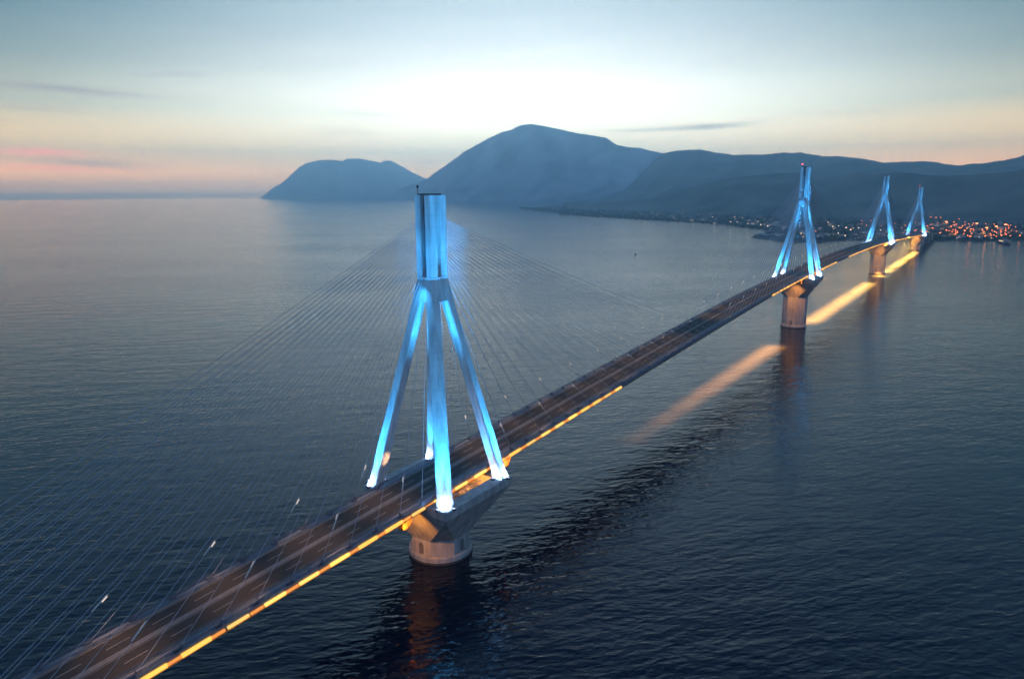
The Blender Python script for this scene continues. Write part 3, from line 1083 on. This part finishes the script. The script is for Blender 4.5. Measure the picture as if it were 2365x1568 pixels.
extra = [(rt.uniform(-330, 190), rt.uniform(2080, 2950)) for k in range(46)] + [(rt.uniform(-60, 210), rt.uniform(2080, 2900)) for k in range(34)] + [(rt.gauss(70, 70), 2090 + abs(rt.gauss(0, 330))) for k in range(60)]
extra = [(x, y) for x, y in extra if polar(x, y)[1] - interp(polar(x, y)[0], SH_P) > 20 and not abs(x) < 16]
spread(lamp_proto('dim', emissive('amber_lamp', (1.0, .17, .045), 11.0), 8, 1.1), extra, 'dim amber street lamp among the town houses', 'dim amber lamps among the houses', 'street lamp')

ORD = ['first', 'second', 'third', 'fourth', 'fifth', 'sixth', 'seventh', 'eighth', 'ninth', 'tenth', 'eleventh', 'twelfth', 'thirteenth', 'fourteenth', 'fifteenth', 'sixteenth', 'seventeenth', 'eighteenth', 'nineteenth', 'twentieth', 'twenty-first', 'twenty-second', 'twenty-third',
       'twenty-fourth', 'twenty-fifth', 'twenty-sixth', 'twenty-seventh', 'twenty-eighth', 'twenty-ninth', 'thirtieth', 'thirty-first', 'thirty-second']
ORD += ['thirty-' + q for q in ('third', 'fourth', 'fifth', 'sixth', 'seventh', 'eighth', 'ninth')] + ['fortieth'] + ['forty-' + q for q in ORD[:9]] + ['fiftieth'] + ['fifty-' + q for q in ORD[:9]]
PY_AZ = [polar(0, yy)[0] for yy in (560, 1120, 1680)]
SHORT = {'small white tiled house in the far shore town': 'small white tiled house', 'ochre flat-roofed block in the far shore town': 'ochre flat-roofed block',
         'long white apartment block in the far shore town': 'long white apartment block', 'low ochre tiled cottage in the far shore town': 'low ochre cottage',
         'orange lamp in the long row above the town': 'orange row lamp', 'orange street lamp in the harbour quarter at right': 'orange street lamp',
         'white street lamp scattered along the far shore': 'white street lamp', 'tall harbour light mast with a burning crown': 'tall light mast', 'dim amber street lamp among the town houses': 'dim amber lamp'}
bins = {}
for o in list(COL.objects):
    if o.parent is None and o.get('label') in SHORT:
        x, y = o.location.x, o.location.y
        a, r = polar(x, y)
        dd = r - interp(a, SH_P)
        zone = sum(a > q for q in PY_AZ)
        depth = 0 if dd < 90 else (1 if dd < 330 else 2)
        bins.setdefault((SHORT[o['label']], zone, depth), []).append((a, o))
for (kind, zone, depth), L in bins.items():
    L.sort(key=lambda q: q[0])
    where = ('on waterfront', 'mid town', 'behind town')[depth] + ' ' + ('left of second pylon', 'between second and third pylons', 'between third and last pylons', 'right of last pylon')[zone]
    for k, (a, o) in enumerate(L):
        rank = 'the only' if len(L) == 1 else (ORD[k] if k < len(ORD) else 'farther')
        o['label'] = (rank + ' ' + kind + ' ' + where) if len(L) == 1 else (rank + ' ' + kind + ' from left ' + where)

# ferry at the quay
fe = empty('ferry', (172, 1998, 0), math.atan2(-120, 34))
tag(fe, 'dark ferry with an orange lit deck moored at the right', 'ferry')
MB().loft([[(x * w, y * w2, z) for x, y in ((-40, -7), (26, -7), (42, 0), (26, 7), (-40, 7))] for z, w, w2 in ((-2, .94, .8), (1, .98, .95), (5, 1.0, 1.0))]).build('hull', M['hull'], fe)
MB().box(-30, 8, -5.6, 5.6, 5.003, 9).build('superstructure', M['wall2'], fe)
MB().box(-4, 6, -4.6, 4.6, 9.003, 12).build('wheelhouse', M['wall'], fe)
MB().loft([[(x - 16, y, z) for x, y, _ in circle(w, 0, 10)] for z, w in ((9.003, 1.8), (13.5, 1.5))]).build('funnel', M['tiles'], fe)
for q in range(8):
    MB().box(-28 + q * 4.4, -26 + q * 4.4, 5.6, 5.75, 6.2, 7.8).build('porthole', M['window'], fe)
    MB().box(-28 + q * 4.4, -26 + q * 4.4, -5.75, -5.6, 6.2, 7.8).build('porthole', M['window'], fe)

# a small boat out on the strait
sb = empty('small_boat', (-502, 1236, 0), 2.2)
tag(sb, 'tiny dark boat alone on the pale water beyond the deck', 'boat')
MB().loft([[(x * w, y * w2, z) for x, y in ((-5.5, -1.6), (3, -1.6), (6.5, 0), (3, 1.6), (-5.5, 1.6))] for z, w, w2 in ((-.4, .9, .7), (.5, .97, .95), (1.3, 1.0, 1.0))]).build('hull', M['hull'], sb)
MB().loft([[(x * w - 1.5, y * w, z) for x, y in ((-1.8, -1.1), (1.6, -1.1), (1.6, 1.1), (-1.8, 1.1))] for z, w in ((1.303, 1.0), (3.0, .85))]).build('cabin', M['hull'], sb)
MB().tube([(-1.6, 0, 3.0), (-1.6, 0, 5.0)], .08, 5).build('mast', M['pole'], sb)

# ================================================================== evening haze
hz = MB().loft([[(CAM.x + 21700 * math.cos(math.pi * k / 12), CAM.y + 21700 * math.sin(math.pi * k / 12), z) for k in range(24)] for z in (-12, 1290)])
hm = bpy.data.materials.new('haze_air')
hm.use_nodes = True
ht = hm.node_tree
ht.nodes.clear()
pv = nd(ht, 'ShaderNodeVolumePrincipled')
pv.inputs['Color'].default_value = HAZE_COL
pv.inputs['Density'].default_value = HAZE_D
pv.inputs['Anisotropy'].default_value = HAZE_G
ho = nd(ht, 'ShaderNodeOutputMaterial')
ht.links.new(pv.outputs[0], ho.inputs['Volume'])
hm.cycles.homogeneous_volume = True if hasattr(hm.cycles, 'homogeneous_volume') else None
o = hz.build('haze', hm)
o['kind'] = 'stuff'
o['label'] = 'blue evening haze over the strait'
